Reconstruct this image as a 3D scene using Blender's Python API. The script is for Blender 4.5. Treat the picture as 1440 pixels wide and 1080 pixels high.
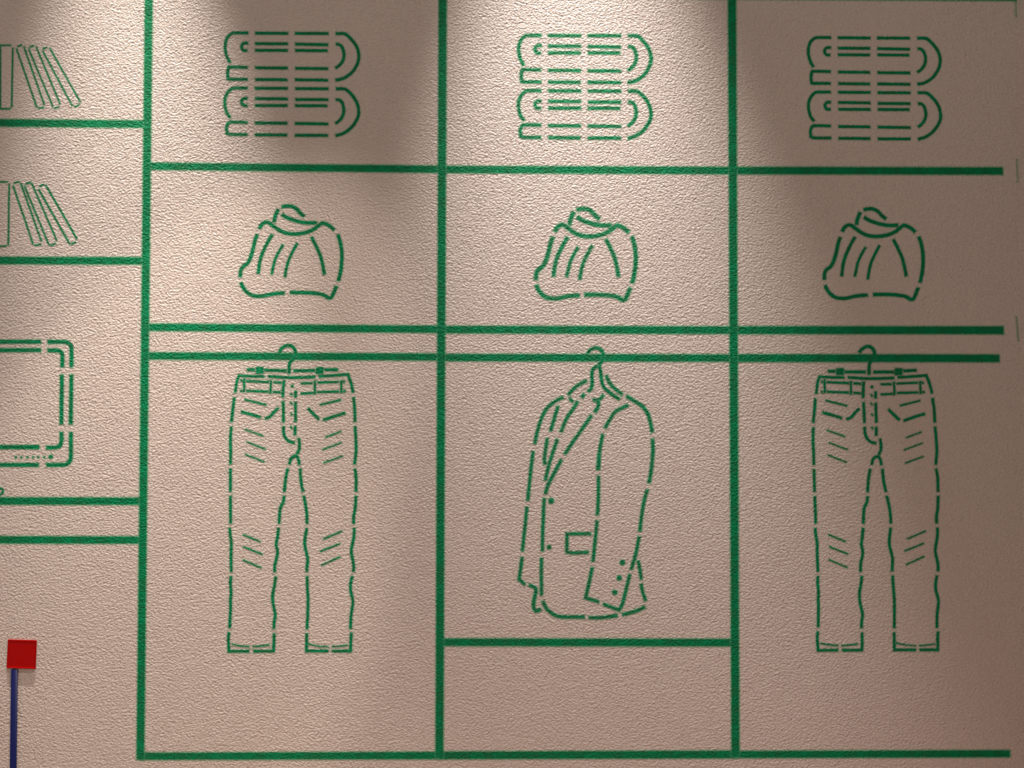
import bpy, bmesh, math
import numpy as np
from mathutils import Matrix, Vector

for o in list(bpy.data.objects): bpy.data.objects.remove(o)
scene = bpy.context.scene
col = scene.collection

# ------------------------------------------------------------------ camera
FPX = 1085.0                      # focal length in pixels of the 1440 x 1080 frame
PX = 2.4 / 1440                   # metres on the wall per pixel, about
CAM = Vector((0.0, -FPX * PX, 1.55))
PITCH, YAW, ROLL = 0.02008, -0.0104, 0.0021
ROT = (Matrix.Rotation(YAW, 3, 'Z') @ Matrix.Rotation(math.pi / 2 + PITCH, 3, 'X') @ Matrix.Rotation(ROLL, 3, 'Z'))
cam = bpy.data.cameras.new('camera')
cam.sensor_width = 36; cam.lens = FPX / 1440 * 36; cam.clip_start = 0.05
cam_o = bpy.data.objects.new('camera', cam); col.objects.link(cam_o)
cam_o.matrix_world = Matrix.Translation(CAM) @ ROT.to_4x4()
scene.camera = cam_o

# ------------------------------------------------------------------ light
world = bpy.data.worlds.new('world'); scene.world = world; world.use_nodes = True
bg = world.node_tree.nodes['Background']
bg.inputs[0].default_value = (1.0, 0.825, 0.69, 1); bg.inputs[1].default_value = 0.37

def spot(name, x, z, dy, ax, az, half, blend, power, color, size=0.03):
    l = bpy.data.lights.new(name, 'SPOT'); l.energy = power; l.color = color
    l.spot_size = 2 * half; l.spot_blend = blend; l.shadow_soft_size = size
    o = bpy.data.objects.new(name, l); col.objects.link(o)
    p = Vector((x, -dy, CAM.z + z)); t = Vector((ax, 0, CAM.z + az))
    o.location = p; o.rotation_euler = (t - p).to_track_quat('-Z', 'Y').to_euler()
    return o
WARM = (1.0, 0.855, 0.745)
spot('ceiling_downlight', -0.985, 2.45, 0.351, -0.705, -1.907, 0.218, 1.0, 545, WARM)
spot('ceiling_downlight', 0.066, 2.45, 0.390, 0.386, -2.399, 0.280, 1.0, 480, (1.0, 0.87, 0.78))
spot('ceiling_spotlight', 0.512, 2.45, 1.198, -0.883, -0.545, 0.185, 0.527, 185, (1.0, 0.82, 0.69))

vs = scene.view_settings
vs.view_transform = 'Standard'; vs.look = 'None'; vs.gamma = 1.0; vs.use_curve_mapping = False
vs.exposure = 0.0

# ------------------------------------------------------------------ helpers
def on_wall(px, py):
    """point of the wall plane (y = 0) that a spot of the picture lies on"""
    v = ROT @ Vector(((px - 720) / FPX, -(py - 540) / FPX, -1.0))
    p = CAM + v * (-CAM.y / v.y)
    return p.x, p.z

def tag(o, label=None, cat=None, group=None, kind=None):
    if label: o['label'] = label
    if cat: o['category'] = cat
    if group: o['group'] = group
    if kind: o['kind'] = kind
    return o

# ------------------------------------------------------------------ materials
def new_mat(name):
    m = bpy.data.materials.new(name); m.use_nodes = True
    nt = m.node_tree; nt.nodes.clear()
    return m, nt, nt.nodes, nt.links

def mathn(nt, op, a, b=None, c=None):
    n = nt.nodes.new('ShaderNodeMath'); n.operation = op
    for i, v in enumerate((a, b, c)):
        if v is None: continue
        if isinstance(v, (int, float)): n.inputs[i].default_value = v
        else: nt.links.new(v, n.inputs[i])
    return n.outputs[0]

def noise(nt, vec, scale, detail=2.0, rough=0.5, dist=0.0):
    n = nt.nodes.new('ShaderNodeTexNoise'); n.inputs['Scale'].default_value = scale
    n.inputs['Detail'].default_value = detail; n.inputs['Roughness'].default_value = rough
    n.inputs['Distortion'].default_value = dist
    nt.links.new(vec, n.inputs['Vector'])
    return n.outputs['Fac']

def mapping(nt, vec, rot, sc):
    n = nt.nodes.new('ShaderNodeMapping'); n.inputs['Rotation'].default_value = rot; n.inputs['Scale'].default_value = sc
    nt.links.new(vec, n.inputs['Vector']); return n.outputs[0]

def maprange(nt, v, a, b, c=0.0, d=1.0, smooth=True):
    n = nt.nodes.new('ShaderNodeMapRange'); n.interpolation_type = 'SMOOTHSTEP' if smooth else 'LINEAR'
    n.inputs[1].default_value = a; n.inputs[2].default_value = b; n.inputs[3].default_value = c; n.inputs[4].default_value = d
    nt.links.new(v, n.inputs[0]); return n.outputs[0]

def stucco_normal(nt, strength):
    """the sprayed stucco relief, the same on bare wall and under the paint"""
    geo = nt.nodes.new('ShaderNodeNewGeometry'); pos = geo.outputs['Position']
    a = noise(nt, mapping(nt, pos, (0, math.radians(-24), 0), (0.80, 0.8, 1.08)), 255, 2.0, 0.55, 0.6)
    b = noise(nt, mapping(nt, pos, (0, math.radians(18), 0), (0.8, 0.8, 1.1)), 165, 1.0, 0.5, 0.3)
    c = noise(nt, pos, 26, 1.0)
    h = mathn(nt, 'ADD', mathn(nt, 'MULTIPLY', a, 1.0), mathn(nt, 'MULTIPLY', b, 0.75))
    h = mathn(nt, 'ADD', h, mathn(nt, 'MULTIPLY', c, 0.3))
    bp = nt.nodes.new('ShaderNodeBump'); bp.inputs['Strength'].default_value = strength
    bp.inputs['Distance'].default_value = 0.0037
    nt.links.new(h, bp.inputs['Height'])
    return bp.outputs[0], h, pos

def wall_material():
    m, nt, N, L = new_mat('stucco_wall')
    nrm, h, pos = stucco_normal(nt, 1.0)
    big = noise(nt, pos, 3.0, 3.0)
    cr = N.new('ShaderNodeMix'); cr.data_type = 'RGBA'
    cr.inputs[6].default_value = (0.74, 0.685, 0.66, 1); cr.inputs[7].default_value = (0.78, 0.735, 0.70, 1)
    L.new(big, cr.inputs[0])
    bs = N.new('ShaderNodeBsdfPrincipled'); bs.inputs['Roughness'].default_value = 0.42
    bs.inputs['Specular IOR Level'].default_value = 0.5
    L.new(cr.outputs[2], bs.inputs['Base Color']); L.new(nrm, bs.inputs['Normal'])
    out = N.new('ShaderNodeOutputMaterial'); L.new(bs.outputs[0], out.inputs[0])
    return m

def paint_material():
    """sprayed stencil paint: solid core, ragged edge and a breath of overspray"""
    m, nt, N, L = new_mat('green_stencil_paint')
    nrm, h, pos = stucco_normal(nt, 1.0)
    at = N.new('ShaderNodeAttribute'); at.attribute_name = 'edge'; sd = at.outputs['Fac']
    ah = N.new('ShaderNodeAttribute'); ah.attribute_name = 'spray'; hs = ah.outputs['Fac']
    ad = N.new('ShaderNodeAttribute'); ad.attribute_name = 'coverage'; dn = ad.outputs['Fac']
    n1 = mathn(nt, 'SUBTRACT', noise(nt, pos, 330, 2.0), 0.5)
    n2 = noise(nt, pos, 420, 2.0)
    n3 = noise(nt, pos, 38, 2.0)
    core = maprange(nt, mathn(nt, 'ADD', sd, mathn(nt, 'MULTIPLY', n1, 2.6)), -0.75, 0.85)
    cover = maprange(nt, mathn(nt, 'ADD', n3, mathn(nt, 'MULTIPLY', n1, 0.5)), 0.3, 0.55, 0.93, 1.0)
    core = mathn(nt, 'MULTIPLY', mathn(nt, 'MULTIPLY', core, cover), dn)
    halo = mathn(nt, 'MULTIPLY', mathn(nt, 'MULTIPLY', maprange(nt, sd, -3.2, 0.3), hs), maprange(nt, n2, 0.35, 0.6, 0.45, 1.5))
    alpha = mathn(nt, 'MAXIMUM', core, halo)
    mx = N.new('ShaderNodeMix'); mx.data_type = 'RGBA'
    mx.inputs[6].default_value = (0.0, 0.215, 0.08, 1); mx.inputs[7].default_value = (0.0, 0.305, 0.128, 1)
    L.new(maprange(nt, n3, 0.3, 0.7), mx.inputs[0])
    thin = N.new('ShaderNodeMix'); thin.data_type = 'RGBA'       # thin overspray is paler than solid paint
    thin.inputs[6].default_value = (0.10, 0.62, 0.33, 1); L.new(core, thin.inputs[0]); L.new(mx.outputs[2], thin.inputs[7])
    mx = thin
    bs = N.new('ShaderNodeBsdfPrincipled'); bs.inputs['Roughness'].default_value = 0.55
    bs.inputs['Specular IOR Level'].default_value = 0.12
    L.new(mx.outputs[2], bs.inputs['Base Color']); L.new(nrm, bs.inputs['Normal'])
    tr = N.new('ShaderNodeBsdfTransparent')
    ms = N.new('ShaderNodeMixShader'); L.new(alpha, ms.inputs[0]); L.new(tr.outputs[0], ms.inputs[1]); L.new(bs.outputs[0], ms.inputs[2])
    out = N.new('ShaderNodeOutputMaterial'); L.new(ms.outputs[0], out.inputs[0])
    return m

def plastic(name, color, rough, grain=60):
    m, nt, N, L = new_mat(name)
    tc = N.new('ShaderNodeTexCoord')
    f = noise(nt, tc.outputs['Object'], grain, 3.0)
    mx = N.new('ShaderNodeMix'); mx.data_type = 'RGBA'
    mx.inputs[6].default_value = tuple(c * 0.85 for c in color) + (1,); mx.inputs[7].default_value = tuple(min(1, c * 1.12) for c in color) + (1,)
    L.new(f, mx.inputs[0])
    bs = N.new('ShaderNodeBsdfPrincipled'); bs.inputs['Roughness'].default_value = rough; bs.inputs['Specular IOR Level'].default_value = 0.2
    L.new(mx.outputs[2], bs.inputs['Base Color'])
    out = N.new('ShaderNodeOutputMaterial'); L.new(bs.outputs[0], out.inputs[0])
    return m

WALL = wall_material(); PAINT = paint_material()
RED = plastic('red_plastic', (0.50, 0.0, 0.0), 0.5); BLUE = plastic('blue_plastic', (0.004, 0.008, 0.075), 0.4)
FLOOR = plastic('brown_floor', (0.68, 0.41, 0.33), 0.5, 8)

# ------------------------------------------------------------------ the room
def box(name, lo, hi, mat, kind=None, parent=None, bevel=0.0, matrix=None):
    bm = bmesh.new(); bmesh.ops.create_cube(bm, size=1)
    c = [(a + b) / 2 for a, b in zip(lo, hi)]; s = [b - a for a, b in zip(lo, hi)]
    for v in bm.verts: v.co = Vector((v.co.x * s[0], v.co.y * s[1], v.co.z * s[2]))
    if bevel: bmesh.ops.bevel(bm, geom=bm.edges[:], offset=bevel, segments=3, affect='EDGES')
    me = bpy.data.meshes.new(name); bm.to_mesh(me); bm.free(); me.materials.append(mat)
    o = bpy.data.objects.new(name, me); col.objects.link(o); o.location = c
    if parent: o.parent = parent; o.location = Vector(c) - parent.location
    if kind: o['kind'] = kind
    return o
XC, _ = on_wall(1436, 540)
box('wall_back', (-4.0, 0.0, 0.0), (XC, 0.12, 4.2), WALL, 'structure')['label'] = 'cream stucco wall with green stencilled drawings'
box('wall_right', (XC, -4.0, 0.0), (XC + 0.12, 0.12, 4.2), WALL, 'structure')['label'] = 'sliver of the adjoining stucco wall at the corner'
box('floor', (-4.0, -4.0, -0.05), (XC + 0.12, 0.12, 0.0), FLOOR, 'structure')['label'] = 'brown floor at the foot of the wall'

# ------------------------------------------------------------------ stencil strokes
def smooth_curve(pts):
    """Catmull-Rom through the points; a point given twice is a sharp corner"""
    runs, cur = [], [pts[0]]
    for p in pts[1:]:
        if abs(p[0] - cur[-1][0]) < 1e-6 and abs(p[1] - cur[-1][1]) < 1e-6:
            runs.append(cur); cur = [p]
        else: cur.append(p)
    runs.append(cur)
    out = []
    for r in runs:
        r = [np.array(p, float) for p in r]
        if len(r) == 1: continue
        if len(r) == 2: seg = r
        else:
            e = [2 * r[0] - r[1]] + r + [2 * r[-1] - r[-2]]
            seg = [r[0]]
            for i in range(1, len(e) - 2):
                p0, p1, p2, p3 = e[i - 1:i + 3]
                a = p2 - p1; b0 = p1 - p0; b1 = p3 - p2
                turn = 0
                for u, v in ((b0, a), (a, b1)):
                    turn = max(turn, abs(math.atan2(u[0] * v[1] - u[1] * v[0], u @ v)))
                n = 1 if turn < 0.03 else (3 if turn < 0.25 else 5)
                for k in range(1, n + 1):
                    t = k / n
                    seg.append(0.5 * ((2 * p1) + (p2 - p0) * t + (2 * p0 - 5 * p1 + 4 * p2 - p3) * t * t + (3 * p1 - p0 - 3 * p2 + p3) * t ** 3))
        out += seg if not out else seg[1:]
    return out

def stroke_mesh(name, pts, w, origin, lift, spray, density=1.0, ext=2.0):
    P = smooth_curve(pts); half = w / 2 + 0.12
    seg = [P[i + 1] - P[i] for i in range(len(P) - 1)]
    ln = [float(np.linalg.norm(s)) for s in seg]; L = sum(ln)
    cap = min(half * 0.8, L * 0.4, 1.5)
    d0, d1 = seg[0] / ln[0], seg[-1] / ln[-1]
    acc = np.concatenate([[0], np.cumsum(ln)])
    def at(s):
        i = min(max(int(np.searchsorted(acc, s)) - 1, 0), len(seg) - 1)
        return P[i] + seg[i] * ((s - acc[i]) / ln[i]), seg[i] / ln[i]
    rows = [(P[0] - d0 * ext, d0, 1, -ext), (P[0], d0, 1, 0.0), at(cap) + (1, cap)]
    for i in range(1, len(P) - 1):
        if cap + 0.2 < acc[i] < L - cap - 0.2:
            a, b = seg[i - 1] / ln[i - 1], seg[i] / ln[i]
            t = a + b; t /= max(np.linalg.norm(t), 1e-6)
            rows.append((P[i], t, min(1 / max(t @ a, 0.3), 1.5), cap))
    rows += [at(L - cap) + (1, cap), (P[-1], d1, 1, 0.0), (P[-1] + d1 * ext, d1, 1, -ext)]
    verts, edge, faces = [], [], []
    for p, t, ms, along in rows:
        n = np.array((-t[1], t[0]))
        for off in (-half - ext, -half, -half + cap, half - cap, half, half + ext):
            q = p + n * off * ms
            x, z = on_wall(q[0], q[1])
            verts.append((x - origin[0], -lift, z - origin[2]))
            edge.append(min(half - abs(off), along))
    for r in range(len(rows) - 1):
        for c in range(5):
            k = r * 6 + c
            faces.append((k, k + 1, k + 7, k + 6))
    return finish_mesh(name, verts, faces, edge, spray, density)

def dot_mesh(name, c, r, origin, lift, spray, density=1.0, ext=1.6):
    verts, edge, faces, n = [], [], [], 12
    def add(q, e):
        x, z = on_wall(q[0], q[1]); verts.append((x - origin[0], -lift, z - origin[2])); edge.append(e)
    add(c, r)
    for rr, e in ((r, 0.0), (r + ext, -ext)):
        for k in range(n):
            a = 2 * math.pi * k / n; add((c[0] + rr * math.cos(a), c[1] + rr * math.sin(a)), e)
    for k in range(n):
        j = (k + 1) % n
        faces.append((0, 1 + k, 1 + j)); faces.append((1 + k, 1 + n + k, 1 + n + j, 1 + j))
    return finish_mesh(name, verts, faces, edge, spray, density)

def finish_mesh(name, verts, faces, edge, spray, density):
    me = bpy.data.meshes.new(name); me.from_pydata(verts, [], faces)
    for nm, val in (('edge', edge), ('spray', [spray] * len(verts)), ('coverage', [density] * len(verts))):
        a = me.attributes.new(nm, 'FLOAT', 'POINT'); a.data.foreach_set('value', np.array(val, dtype=np.float32))
    me.materials.append(PAINT); me.update()
    return me

def drawing(name, label, cat, parts, layer=0, group=None, spray=0.4, density=1.0, ext=1.8, step=0.000003):
    """a painted thing: an Empty on the wall at its foot, one mesh for each stencilled stroke
    parts: (name, points, width) or (name, point, radius, 'dot')"""
    allp = []
    for p in parts: allp += [p[1]] if len(p) == 4 else list(p[1])
    xs = [p[0] for p in allp]; ys = [p[1] for p in allp]
    x, z = on_wall((min(xs) + max(xs)) / 2, max(ys))
    lift = 0.0001 + 0.00006 * layer
    root = bpy.data.objects.new(name, None); col.objects.link(root)
    root.empty_display_size = 0.05; root.location = (x, 0, z)
    tag(root, label, cat, group)
    for k, p in enumerate(parts):
        lf = lift + step * (k % 20)
        if len(p) == 4: me = dot_mesh(p[0], p[1], p[2], (x, 0, z), lf, spray, density)
        else: me = stroke_mesh(p[0], p[1], p[2], (x, 0, z), lf, spray, density, ext)
        o = bpy.data.objects.new(p[0], me); col.objects.link(o); o.parent = root
    return root

def crop(x0, y0, s):
    return lambda *pts: [(x0 + x / s, y0 + y / s) for x, y in pts]

def fit(src, dst):
    """affine map taking one stencil's place to the next one's"""
    A = np.array([(x, y, 1) for x, y in src]); B = np.array(dst)
    X, *_ = np.linalg.lstsq(A, B, rcond=None)
    return lambda pts: [tuple(np.array((x, y, 1)) @ X) for x, y in pts]

def moved(parts, f):
    out = []
    for p in parts:
        if len(p) == 4: out.append((p[0], f([p[1]])[0], p[2], 'dot'))
        else: out.append((p[0], f(p[1]), p[2]))
    return out

# ---- the wardrobe
U1 = [(209.3, -12), (206.5, 270), (203.7, 450), (202, 630), (199.6, 880), (197.4, 1068)]
U2 = [(622.6, -12), (622, 480), (619.4, 890), (617.9, 1066)]
U3 = [(1029.3, -12), (1031, 500), (1034.2, 1064)]
W = 9.6
drawing('painted_wardrobe', 'large green painted wardrobe outline with three bays, shelves and clothes rails', 'painted wardrobe', [
    ('top_board', [(209, -11), (622, -9)], W), ('top_board', [(623, -9), (1029, -6.3)], W), ('top_board', [(1030, -6.3), (1429, -4.0)], W),
    ('shelf', [(207, 233.6), (420, 236), (622, 238)], 9.2), ('shelf', [(622, 238.2), (1031, 239.8)], 9.4), ('shelf', [(1031, 239.8), (1410, 240.6)], 9.6),
    ('shelf', [(204, 460), (420, 461.6), (622, 463)], 9.4), ('shelf', [(622, 463.3), (1031, 464.2)], 9.8), ('shelf', [(1031, 464.2), (1411, 464.5)], 10.2),
    ('base_board', [(197, 1063.4), (618, 1062.3)], 9.4), ('base_board', [(618, 1062.2), (1034, 1060.8)], 10), ('base_board', [(1034, 1060.9), (1420, 1059.8)], 9.2),
    ('shelf', [(620, 903), (1034, 903.6)], 9.8),
    ('clothes_rail', [(204, 500.4), (420, 501.2), (622, 502)], 9.2), ('clothes_rail', [(622, 502.6), (1031, 503.4)], 9.4), ('clothes_rail', [(1031, 503.4), (1405, 504)], 10),
    ('upright', [U1[0], U1[-1]], 10.0), ('upright', [U2[0], U2[-1]], 10.2), ('upright', [U3[0], U3[-1]], 10.4),
], 0, spray=0.55, ext=3.2, step=0.000012)

# ---- the bookcase on the left
drawing('painted_bookcase', 'green painted bookcase shelf lines running off the left edge', 'painted bookcase', [
    ('shelf', [(-40, 172.4), (207, 174.6)], 9.6), ('shelf', [(-40, 366.2), (204, 366.8)], 9.6),
    ('shelf', [(-40, 704.4), (200, 704.8)], 9.6), ('shelf', [(-40, 759), (199, 759.4)], 9.6)], 0, spray=0.55, ext=3.2)

# ---- books
K1 = crop(0, 0, 4); K2 = crop(0, 230, 6)
def book(c, label, left, right, top, bottom, w, group):
    parts = []
    for nm, ln in (('cover_line', left), ('cover_line', right), ('head_line', top), ('tail_line', bottom)):
        if ln: parts.append((nm, c(*ln), w))
    drawing('painted_book', label, 'painted book', parts, 2, group, spray=0.22, ext=1.3, density=0.92)
G1, G2 = 'painted books on the top shelf line', 'painted books on the second shelf line'
book(K1, 'upright green outlined book cut by the left edge, upper row', [(2, 262), (2, 606)], [(72, 268), (66, 605)], [(-30, 255), (62, 255)], [(-30, 612), (60, 612)], 2.2, G1)
book(K1, 'first leaning green outlined book beside the upright one, upper row', [(92, 272), (208, 605)], [(134, 262), (250, 590)], [(98, 262), (126, 253)], [(215, 609), (247, 603)], 2.2, G1)
book(K1, 'middle leaning green outlined book of the upper row', [(161, 274), (299, 602)], [(203, 262), (339, 586)], [(165, 265), (191, 257)], [(305, 609), (332, 602)], 2.2, G1)
book(K1, 'outermost, most tilted green outlined book of the upper row', [(240, 285), (408, 597)], [(280, 270), (453, 576)], [(240, 275), (266, 266)], [(418, 601), (448, 589)], 2.2, G1)
book(K2, 'upright green outlined book cut by the left edge, lower row', None, [(78, 170), (70, 690)], [(-30, 155), (65, 155)], [(-30, 697), (55, 697)], 2.2, G2)
book(K2, 'first leaning green outlined book beside the upright one, lower row', [(110, 185), (280, 680)], [(175, 165), (350, 655)], [(115, 165), (165, 152)], [(292, 690), (348, 680)], 2.3, G2)
book(K2, 'middle leaning green outlined book of the lower row', [(205, 185), (415, 690)], [(268, 165), (480, 650)], [(215, 172), (264, 157)], [(425, 692), (472, 672)], 2.4, G2)
book(K2, 'outermost, most tilted green outlined book of the lower row', [(325, 215), (590, 680)], [(385, 180), (650, 635)], [(330, 192), (375, 175)], [(600, 682), (642, 660)], 2.6, G2)

# ---- television
A = crop(0, 450, 6); B = crop(0, 600, 6)
tv = [('casing_line', A((-60, 183), (345, 183)), 5), ('casing_line', A((402, 184), (530, 184), (572, 192), (597, 215), (603, 250), (603, 398)), 5),
      ('casing_line', A((603, 460), (597, 880)), 5), ('casing_line', B((598, 45), (598, 245), (588, 290), (560, 316), (520, 322), (390, 322)), 5),
      ('casing_line', B((-60, 322), (328, 322)), 5),
      ('screen_line', A((-60, 255), (345, 253)), 5), ('screen_line', A((402, 257), (485, 258), (516, 270), (526, 300), (526, 398)), 5),
      ('screen_line', A((522, 460), (518, 880)), 5), ('screen_line', B((517, 45), (520, 110), (508, 155), (475, 174), (390, 176)), 5),
      ('screen_line', B((-60, 172), (332, 172)), 5.6)]
for k in (135, 182, 232, 280, 325, 373): tv.append(('control_dot', B((k, 257))[0], 1.5, 'dot'))
tv.append(('power_button', B((428, 253))[0], 3.0, 'dot'))
drawing('painted_television', 'green painted television with rounded corners and a row of dots, cut by left edge', 'painted television', tv, 2)
drawing('painted_loop', 'tiny green painted loop at the left edge just above a shelf line', 'painted loop',
        [('loop_line', [(-5, 687), (-1.5, 686), (2.5, 687.5), (4.5, 690.8), (2.5, 694.4), (-1.5, 696), (-5, 695)], 2.6)], 3, spray=0.3)

# ---- folded towels
T = crop(300, 30, 6)
TW = 4.0
towel_hi = [('fold_curve', T((295, 98), (180, 98), (150, 107), (120, 135), (103, 180), (100, 235), (112, 290), (128, 325), (143, 350)), TW),
    ('top_line', T((352, 100), (632, 102)), TW), ('top_line', T((688, 102), (972, 103)), TW),
    ('roll_curve', T((1033, 104), (1098, 104), (1130, 118), (1175, 165), (1210, 215), (1226, 270), (1226, 320), (1210, 370), (1175, 425), (1130, 463), (1085, 486), (1030, 497)), TW + .2),
    ('inner_hook', T((295, 184), (264, 184), (242, 200), (240, 225), (255, 244), (288, 247)), TW),
    ('inner_line', T((352, 188), (630, 190)), TW), ('inner_line', T((690, 192), (970, 198)), TW),
    ('inner_line', T((352, 245), (628, 246)), TW), ('inner_line', T((690, 246), (964, 248)), TW),
    ('inner_curve', T((1035, 193), (1065, 198), (1090, 225), (1102, 270), (1100, 310), (1082, 350), (1055, 378), (1030, 395)), TW),
    ('edge_bracket', T((290, 388), (148, 386), (128, 396), (121, 435), (124, 475), (142, 488), (290, 489)), TW),
    ('hem_line', T((352, 392), (628, 395)), TW), ('hem_line', T((690, 397), (970, 400)), TW),
    ('bottom_line', T((352, 491), (626, 494)), TW), ('bottom_line', T((688, 493), (970, 497)), TW)]
towel_lo = [('fold_curve', T((290, 563), (180, 563), (150, 572), (118, 605), (99, 650), (96, 690), (105, 745), (122, 785), (145, 812)), TW),
    ('top_line', T((350, 565), (628, 566)), TW), ('top_line', T((690, 568), (972, 569)), TW),
    ('roll_curve', T((1033, 569), (1100, 570), (1135, 588), (1180, 635), (1210, 685), (1225, 740), (1225, 790), (1205, 840), (1170, 890), (1130, 925), (1085, 950), (1030, 966)), TW + .2),
    ('inner_hook', T((290, 650), (260, 650), (241, 665), (240, 690), (256, 709), (288, 709)), TW),
    ('inner_line', T((352, 652), (628, 655)), TW), ('inner_line', T((690, 660), (970, 661)), TW),
    ('inner_line', T((352, 710), (628, 711)), TW), ('inner_line', T((688, 712), (962, 713)), TW),
    ('inner_curve', T((1033, 662), (1065, 665), (1088, 690), (1100, 735), (1098, 775), (1082, 815), (1055, 845), (1030, 862)), TW),
    ('edge_bracket', T((288, 852), (155, 850), (126, 860), (111, 895), (114, 925), (132, 952), (288, 955)), TW),
    ('hem_line', T((350, 857), (626, 860)), TW), ('hem_line', T((688, 862), (970, 866)), TW),
    ('bottom_line', T((350, 957), (624, 960)), TW), ('bottom_line', T((688, 962), (968, 963)), TW)]
t_src = T((295, 98), (100, 235), (143, 350), (352, 100), (632, 102), (688, 102), (972, 103), (1227, 290), (1030, 497), (290, 388), (290, 489), (290, 563), (350, 957), (624, 960), (688, 962), (968, 963), (1030, 966))
t2 = fit(t_src, crop(715, 30, 6)((278, 120), (90, 240), (128, 375), (338, 121), (608, 122), (670, 124), (948, 126), (1203, 300), (1010, 518), (275, 411), (275, 513), (275, 587), (340, 982), (605, 983), (670, 984), (945, 984), (1010, 983)))
t3 = fit(t_src, crop(1120, 30, 6)((290, 140), (100, 260), (148, 388), (348, 141), (620, 141), (680, 141), (958, 142), (1215, 330), (1020, 530), (290, 428), (290, 525), (290, 600), (355, 990), (625, 990), (683, 992), (962, 992), (1025, 992)))
TG = 'painted folded towels in the upper compartments'
for f, where, sp in ((lambda p: p, 'in the bay beside the bookshelves', 0.25), (t2, 'in the brightly lit centre bay', 0.42), (t3, 'in the dim bay nearest the wall corner', 0.22)):
    drawing('painted_towel', 'top green outlined folded towel of the pair ' + where, 'painted towel', moved(towel_hi, f), 2, TG, spray=sp)
    drawing('painted_towel', 'bottom green outlined folded towel of the pair ' + where, 'painted towel', moved(towel_lo, f), 2, TG, spray=sp)

# ---- folded sweaters
Sw = crop(320, 275, 6.967)
SWW = 4.9
sweater = [('collar_line', Sw((528, 115), (560, 105), (600, 102), (645, 112), (685, 140), (715, 175), (755, 205)), SWW),
    ('collar_line', Sw((496, 133), (478, 175), (462, 220), (457, 262)), SWW),
    ('neck_line', Sw((532, 182), (575, 212), (640, 238), (710, 258), (790, 268), (877, 266)), SWW),
    ('shoulder_line', Sw((312, 327), (330, 290), (365, 263), (400, 263), (440, 292), (490, 328), (545, 358), (600, 372), (665, 376), (730, 370), (790, 355), (845, 330), (895, 292), (930, 270), (970, 280), (1010, 305), (1047, 338)), SWW),
    ('sleeve_line', Sw((292, 378), (268, 445), (245, 545), (215, 630), (190, 668), (150, 700), (130, 735), (124, 800)), SWW),
    ('fold_line', Sw((440, 380), (400, 445), (350, 545), (318, 640), (300, 768)), 4.4),
    ('fold_line', Sw((545, 480), (500, 555), (462, 640), (432, 772)), 3.6),
    ('fold_line', Sw((685, 465), (640, 545), (600, 630), (575, 720), (563, 800)), 3.8),
    ('fold_line', Sw((822, 405), (870, 500), (910, 590), (930, 670), (950, 775)), 4.4),
    ('side_line', Sw((1080, 380), (1105, 460), (1120, 560), (1118, 660), (1105, 760), (1085, 838)), SWW),
    ('hem_line', Sw((130, 850), (150, 895), (185, 940), (230, 972), (290, 985), (350, 983), (420, 968), (490, 958), (560, 955)), SWW),
    ('hem_line', Sw((612, 950), (720, 950), (830, 955), (920, 968), (965, 987), (988, 1002), (1010, 1000), (1030, 975), (1068, 885)), SWW)]
s_src = Sw((528, 115), (755, 205), (312, 325), (665, 376), (1045, 335), (292, 378), (124, 800), (1080, 380), (1085, 838), (130, 850), (560, 955), (612, 950), (993, 1002), (1068, 885))
s2 = fit(s_src, crop(735, 275, 6.967)((528, 138), (755, 232), (318, 352), (665, 402), (1035, 360), (292, 400), (132, 828), (1070, 402), (1075, 850), (132, 880), (555, 970), (605, 968), (975, 1028), (1055, 905)))
s3 = fit(s_src, crop(1140, 275, 6.967)((515, 140), (745, 235), (312, 358), (650, 398), (1025, 355), (290, 405), (135, 822), (1055, 400), (1075, 855), (138, 880), (558, 972), (610, 968), (980, 1022), (1055, 900)))
for f, where, sp, dn in ((lambda p: p, 'in the bay beside the bookshelves', 0.28, 1.0), (s2, 'in the brightly lit centre bay', 0.5, 0.95), (s3, 'in the dim bay nearest the wall corner', 0.25, 1.0)):
    drawing('painted_sweater', 'green outlined folded roll-neck sweater ' + where, 'painted sweater', moved(sweater, f), 2, 'painted sweaters on the middle shelf', spray=sp, density=dn)

# ---- trousers
P1 = crop(310, 475, 5.4); P2 = crop(310, 640, 6.752); P3 = crop(310, 770, 6.752)
q = 3.9; r_ = 1.9
trousers = [
    ('waist_line', P1((335, 293), (240, 292), (142, 286), (142, 286), (126, 330), (112, 418)), 3.6),
    ('waist_line', P1((360, 292), (450, 298), (540, 302), (640, 300), (720, 296)), 3.8),
    ('waist_line', P1((745, 293), (850, 287), (968, 278), (968, 278), (992, 345), (1008, 418)), 3.8)]
for a, b in (((152, 324), (170, 326)), ((195, 328), (370, 336)), ((402, 336), (465, 342)), ((610, 346), (698, 344)), ((735, 340), (900, 334)), ((930, 334), (946, 334)),
             ((150, 402), (168, 404)), ((195, 402), (368, 408)), ((398, 410), (460, 414)), ((610, 424), (705, 418)), ((735, 412), (900, 408)), ((930, 407), (952, 405))):
    trousers.append(('waistband_line', P1(a, b), 3.2))
for a, b in (((180, 308), (180, 412)), ((384, 320), (380, 425)), ((716, 325), (718, 430)), ((918, 322), (919, 420))):
    trousers.append(('belt_loop', P1(a, b), 3.0))
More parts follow.
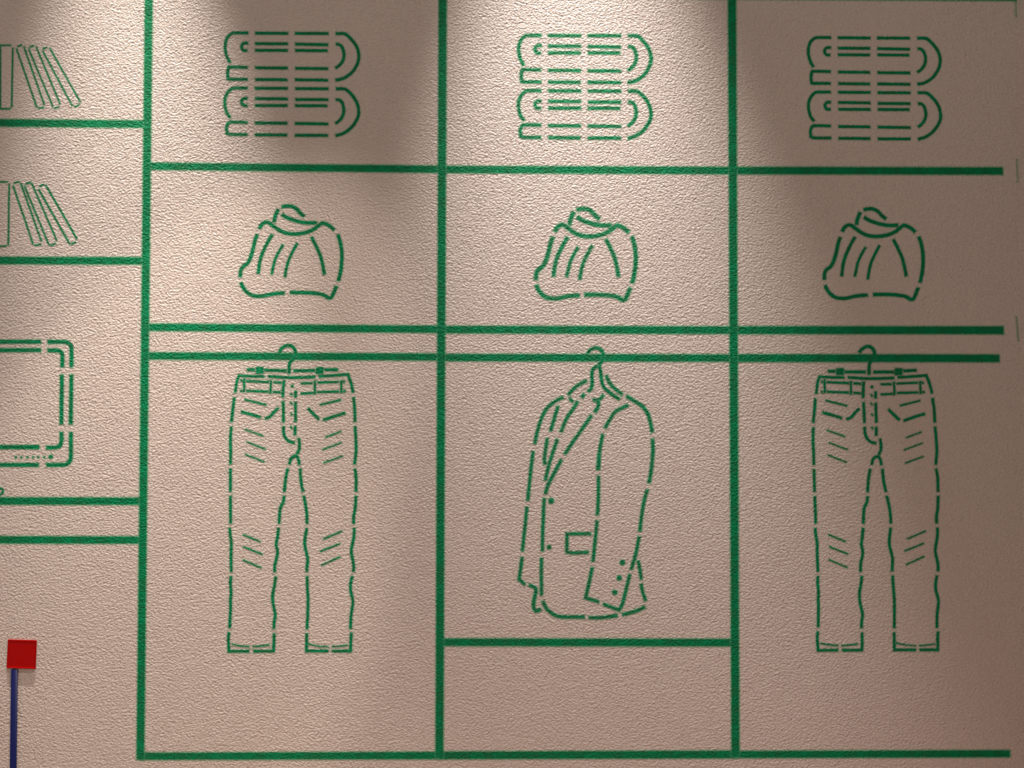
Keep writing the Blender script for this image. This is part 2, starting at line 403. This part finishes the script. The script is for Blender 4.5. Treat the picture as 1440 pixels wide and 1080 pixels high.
trousers += [('fly_line', P1((482, 322), (476, 400), (473, 452)), q), ('fly_line', P1((476, 480), (478, 560), (478, 642)), q),
    ('fly_line', P1((478, 670), (480, 720), (495, 760), (525, 787), (566, 797)), q),
    ('fly_line', P1((571, 400), (571, 455)), q), ('fly_line', P1((570, 485), (570, 640)), q), ('fly_line', P1((568, 670), (566, 740)), q),
    ('waist_button', P1((545, 366))[0], 2.2, 'dot')]
for a, b in (((532, 420), (548, 440)), ((530, 487), (546, 505)), ((532, 570), (546, 586)), ((530, 672), (545, 690))):
    trousers.append(('zip_mark', P1(a, b), 2.2))
trousers += [('crotch_line', P1((593, 760), (600, 800), (598, 845), (580, 886)), q),
    ('inseam_arch', P1((524, 962), (532, 925), (550, 905), (572, 898), (590, 917), (600, 965)), q),
    ('pocket_line', P1((155, 560), (230, 580), (308, 605)), q), ('pocket_line', P1((338, 613), (375, 598), (410, 560), (442, 530)), q),
    ('pocket_line', P1((780, 625), (860, 597), (950, 570)), q), ('pocket_line', P1((665, 535), (710, 582), (750, 620)), q)]
for a, b, w in (((182, 467), (350, 510), 2.6), ((755, 510), (915, 470), 2.6), ((185, 695), (325, 745), r_), ((198, 790), (342, 845), r_), ((188, 885), (332, 942), r_),
             ((797, 755), (918, 710), r_), ((775, 850), (922, 795), r_), ((783, 950), (928, 897), r_)):
    trousers.append(('crease_line', P1(a, b), w))
for a, b in (((215, 755), (380, 822)), ((218, 870), (400, 942)), ((212, 995), (390, 1070)), ((975, 798), (1155, 722)), ((945, 915), (1135, 840)), ((957, 1045), (1135, 965))):
    trousers.append(('crease_line', P2(a, b), 2.1))
trousers += [('leg_line', P1((105, 452), (95, 540), (83, 640)), q), ('leg_line', P1((82, 672), (76, 780), (78, 860), (76, 962)), q),
    ('leg_line', P2((95, 125), (95, 348)), q), ('leg_line', P2((95, 385), (97, 650)), q),
    ('leg_line', P2((88, 690), (92, 750), (103, 830), (101, 900), (100, 1000), (103, 1110)), q),
    ('leg_line', P3((100, 270), (96, 350), (102, 430), (96, 500), (97, 580), (92, 660), (88, 765)), q),
    ('leg_line', P1((1010, 450), (1020, 540), (1022, 640)), q), ('leg_line', P1((1022, 670), (1028, 760), (1030, 860), (1018, 962)), q),
    ('leg_line', P2((1275, 125), (1288, 210), (1287, 348)), q), ('leg_line', P2((1287, 385), (1280, 500), (1265, 580), (1265, 652)), q),
    ('leg_line', P2((1270, 690), (1268, 770), (1252, 850), (1243, 920), (1258, 1000), (1265, 1060), (1262, 1110)), q),
    ('leg_line', P3((1252, 268), (1235, 350), (1238, 420), (1257, 500), (1252, 570), (1240, 650), (1235, 772)), q),
    ('leg_line', P2((640, 125), (620, 220), (606, 350)), q), ('leg_line', P2((604, 385), (598, 440), (570, 500), (562, 560), (556, 652)), q),
    ('leg_line', P2((552, 690), (543, 770), (530, 850), (542, 910), (535, 970), (517, 1040), (515, 1113)), q),
    ('leg_line', P3((525, 272), (515, 350), (498, 430), (497, 510), (512, 590), (520, 650), (508, 720), (508, 775)), q),
    ('leg_line', P2((757, 125), (762, 210), (772, 290), (786, 348)), q), ('leg_line', P2((790, 385), (806, 460), (820, 560), (822, 652)), q),
    ('leg_line', P2((820, 690), (805, 780), (800, 850), (815, 920), (828, 990), (822, 1060), (820, 1110)), q),
    ('leg_line', P3((822, 268), (826, 380), (832, 500), (828, 640), (822, 775)), q),
    ('hem_corner', P3((82, 800), (75, 870), (78, 930), (80, 984), (80, 984), (275, 983)), q), ('hem_corner', P3((510, 812), (508, 900), (504, 982), (504, 982), (312, 984)), q),
    ('hem_corner', P3((820, 812), (818, 900), (817, 981), (817, 981), (1027, 981)), q), ('hem_corner', P3((1243, 805), (1238, 900), (1236, 981), (1236, 981), (1058, 982)), q),
    ('hem_stitch', P3((105, 915), (160, 928), (220, 935), (275, 938)), 2.0), ('hem_stitch', P3((305, 940), (390, 933), (468, 922)), 2.0),
    ('hem_stitch', P3((835, 912), (890, 928), (960, 938), (1027, 940)), 1.8), ('hem_stitch', P3((1058, 940), (1130, 936), (1208, 925)), 1.8)]
R1 = crop(1130, 475, 5.4); R2 = crop(1130, 660, 4.0)
tr_src = P1((142, 286), (968, 278), (76, 962), (1018, 962), (565, 797), (572, 898), (188, 885), (928, 897)) + P3((82, 985), (504, 980), (816, 980), (1235, 980), (1235, 772), (508, 775)) + P2((95, 348), (1287, 348), (215, 755))
tr_dst = R1((122, 292), (935, 283), (82, 968), (1002, 968), (548, 803), (562, 898), (188, 892), (912, 897)) + R2((78, 1017), (332, 1017), (510, 1014), (755, 1015), (752, 890), (330, 892), (66, 130), (752, 130), (130, 366))
tr3 = fit(tr_src, tr_dst)
HG = 'painted hangers on the rails'
def clip_hanger(label, hook, bars, clips, c):
    drawing('painted_hanger', label, 'painted hanger',
            [('hook', c(*hook), 4.4)] + [('bar', c(*b), 4.2) for b in bars] + [('clip', c((x, y0), (x, y1)), 10.6) for x, y0, y1 in clips], 4, HG, spray=0.28)
clip_hanger('green painted clip hanger above the trousers beside the bookshelves', [(448, 115), (462, 84), (488, 64), (518, 57), (548, 68), (566, 95), (570, 125), (555, 158), (530, 185), (522, 212), (522, 272)],
            [((202, 242), (262, 242)), ((332, 245), (505, 250)), ((552, 250), (720, 248)), ((788, 242), (893, 242))], [(298, 220, 273), (753, 222, 275)], P1)
clip_hanger('green painted clip hanger above the trousers nearest the wall corner', [(422, 114), (445, 85), (485, 66), (520, 78), (538, 110), (535, 145), (508, 182), (498, 215), (498, 282)],
            [((183, 254), (244, 254)), ((308, 258), (472, 260)), ((528, 260), (690, 260)), ((756, 252), (858, 246))], [(276, 230, 284), (721, 230, 284)], R1)
TRG = 'painted trousers hanging from the rails'
drawing('painted_trousers', 'green stencilled trousers on a clip hanger beside the bookshelves', 'painted trousers', trousers, 3, TRG, spray=0.28)
drawing('painted_trousers', 'green stencilled trousers on a clip hanger nearest the wall corner', 'painted trousers', moved(trousers, tr3), 3, TRG, spray=0.24)

# ---- jacket
J1 = crop(720, 475, 5.4); J2 = crop(720, 640, 6.752); J3 = crop(720, 740, 6.752)
j = 4.0
drawing('painted_hanger', 'green painted hanger inside the jacket collar in the centre bay', 'painted hanger', [
    ('hook', J1((572, 122), (593, 92), (630, 76), (668, 86), (690, 115), (692, 150), (675, 188), (655, 212)), 4.0),
    ('shoulder_bar', J1((648, 214), (618, 232), (606, 270), (608, 320), (608, 355), (598, 388), (575, 408)), 4.0),
    ('shoulder_bar', J1((660, 212), (672, 250), (678, 310), (695, 370), (730, 405), (775, 440), (818, 466)), 4.0),
    ('shoulder_bar', J1((550, 425), (528, 454)), 4.0)], 4, HG, spray=0.42)
jacket = [
    ('collar_line', J1((567, 324), (500, 360), (455, 400), (426, 434)), j), ('collar_line', J1((435, 460), (464, 486)), 3.4),
    ('collar_line', J1((715, 285), (735, 330), (765, 370), (800, 400), (840, 430)), j),
    ('shoulder_line', J1((390, 450), (330, 480), (275, 525), (240, 575), (215, 635), (190, 720), (172, 805)), j),
    ('shoulder_line', J1((868, 442), (930, 480), (990, 520), (1030, 575), (1050, 640), (1065, 718)), j + .3),
    ('sleeve_line', J1((160, 862)) + J2((192, 30), (180, 130), (165, 270), (150, 430)), j),
    ('sleeve_line', J2((142, 492), (125, 660), (110, 800), (98, 910)), j),
    ('sleeve_line', J3((96, 292), (80, 420), (68, 505), (68, 505), (125, 553)), j),
    ('sleeve_line', J3((160, 558), (205, 575), (228, 600), (218, 660), (205, 730), (210, 780), (230, 804), (272, 785)), j + .4),
    ('lapel_line', J1((350, 518), (325, 600), (292, 708)), j), ('lapel_line', J1((268, 762), (255, 850), (246, 920), (250, 962)), j),
    ('lapel_line', J1((500, 482), (460, 545), (415, 610), (370, 715)), j), ('lapel_line', J1((345, 768), (310, 870), (275, 985)) + J2((315, 240)), j),
    ('lapel_notch', J1((695, 432), (668, 464), (640, 472), (612, 470)), j - .2), ('lapel_notch', J1((648, 480), (657, 512), (628, 566)), j + .4),
    ('lapel_line', J1((605, 588), (540, 680), (470, 780), (400, 882)), j), ('lapel_line', J2((470, 40), (400, 170), (345, 275), (316, 368)), j + .2),
    ('front_edge', J2((305, 405), (298, 560), (292, 700), (288, 910)), j), ('front_edge', J3((280, 300), (278, 450), (280, 655)), j),
    ('hem_line', J3((293, 708), (320, 770), (365, 815), (420, 848), (500, 860), (690, 860)), j + .3), ('hem_line', J3((728, 866), (820, 868), (920, 858), (1000, 846)), j + .3),
    ('hem_line', J3((1045, 837), (1110, 825), (1200, 795), (1264, 762)), j + .3),
    ('back_line', J3((1197, 325), (1212, 400), (1228, 505)), j - .2), ('back_line', J3((1225, 545), (1240, 620), (1270, 707)), j - .2),
    ('sleeve_line', J1((1066, 765), (1070, 850)) + J2((1325, 120), (1300, 265)), j + .2),
    ('sleeve_line', J2((1285, 325), (1255, 430), (1230, 580), (1213, 725)), j), ('sleeve_line', J3((1208, 95), (1175, 260), (1130, 412)), j),
    ('sleeve_line', J3((1118, 455), (1085, 590), (1050, 730), (1015, 795), (1015, 795), (945, 768), (865, 738)), j),
    ('cuff_line', J3((762, 390), (735, 520), (698, 678), (698, 678), (760, 697), (825, 718)), j),
    ('sleeve_line', J1((882, 510), (830, 535), (780, 565), (740, 625), (706, 685)), j), ('sleeve_line', J1((688, 730), (665, 860), (652, 1000)), j),
    ('sleeve_line', J2((828, -12), (824, 60), (820, 138)), j), ('sleeve_line', J2((820, 195), (820, 400), (810, 570)), j), ('sleeve_line', J2((808, 620), (790, 800), (768, 1010)), j),
    ('pocket_line', J3((750, 70), (522, 72), (522, 72), (520, 242), (520, 242), (580, 252), (725, 246)), j),
    ('front_button', J2((372, 433))[0], 4.0, 'dot'), ('front_button', J2((352, 873))[0], 3.1, 'dot'),
    ('cuff_button', J3((1048, 343))[0], 3.7, 'dot'), ('cuff_button', J3((1018, 490))[0], 3.6, 'dot'), ('cuff_button', J3((975, 627))[0], 3.6, 'dot')]
drawing('painted_jacket', 'green stencilled suit jacket with lapel, pocket and buttons, hanging in the centre bay', 'painted jacket', jacket, 3, spray=0.45, density=0.95)

# ---- overspray that caught in the corner of the wall
for label, pts, w, d in (('faint green paint smear in the wall corner at the very top', [(1428.0, -6), (1429.2, 24)], 2.6, 0.35),
                         ('faint green paint smear in the wall corner level with the topmost shelf line', [(1429.8, 224), (1431, 256)], 1.3, 0.4),
                         ('faint green paint smear in the wall corner level with the second shelf line', [(1429.2, 445), (1432, 480)], 1.5, 0.5)):
    drawing('paint_smear', label, 'paint smear', [('smear_line', pts, w)], 2, 'paint smears in the corner', spray=0.2, density=d, ext=1.4)

# ------------------------------------------------------------------ red block and blue rod on the left
bx, bz = on_wall(31.3, 919.6)
root = bpy.data.objects.new('wall_rod', None); col.objects.link(root)
x1, z1 = on_wall(21.3, 940.5); x2, z2 = on_wall(19.6, 1080)
xf = x1 + (x2 - x1) * (z1 - 0.0) / (z1 - z2)
root.location = (xf, -0.0029, 0.0)
tag(root, 'dark blue round rod with a red square block on top, low at the left edge', 'rod')
def rod_mesh(a, b, r, seg=24):
    bm = bmesh.new()
    d = (b - a); m = Matrix.Translation((a + b) / 2) @ d.to_track_quat('Z', 'Y').to_matrix().to_4x4()
    bmesh.ops.create_cone(bm, cap_ends=True, segments=seg, radius1=r, radius2=r, depth=d.length, matrix=m)
    for v in bm.verts: v.co.y *= 0.36      # flattened, half-oval profile
    for f in bm.faces: f.smooth = len(f.verts) == 4
    me = bpy.data.meshes.new('rod'); bm.to_mesh(me); bm.free(); me.materials.append(BLUE); return me
rod = bpy.data.objects.new('rod', rod_mesh(Vector((0, 0, 0)), Vector((x1 - xf, 0, z1)), 0.0076)); col.objects.link(rod); rod.parent = root
def block_mesh(s, t):
    """square plastic block: bevelled body with a shallow recessed face and a lip along the foot"""
    bm = bmesh.new(); bmesh.ops.create_cube(bm, size=1)
    for v in bm.verts: v.co = Vector((v.co.x * s, v.co.y * t, v.co.z * s))
    f = min(bm.faces, key=lambda f: f.calc_center_median().y)
    bmesh.ops.inset_individual(bm, faces=[f], thickness=s * 0.045)
    for v in f.verts: v.co.y += 0.0008
    bmesh.ops.bevel(bm, geom=[e for e in bm.edges if e.calc_length() > s * 0.95], offset=0.0012, segments=2, affect='EDGES')
    me = bpy.data.meshes.new('red_block'); bm.to_mesh(me); bm.free(); me.materials.append(RED); return me
blk = bpy.data.objects.new('block', block_mesh(0.0660, 0.0036)); col.objects.link(blk); blk.parent = root
blk.location = Vector((bx, -0.0020, bz)) - root.location; blk.rotation_euler = (0, math.radians(1.8), 0)
blk['label'] = 'red square plastic block'
lip = box('lip', (-0.0300, -0.0010, -0.0014), (0.0300, 0.0010, 0.0014), RED, bevel=0.0005)
lip.parent = blk; lip.location = (0, -0.0018, -0.0305)
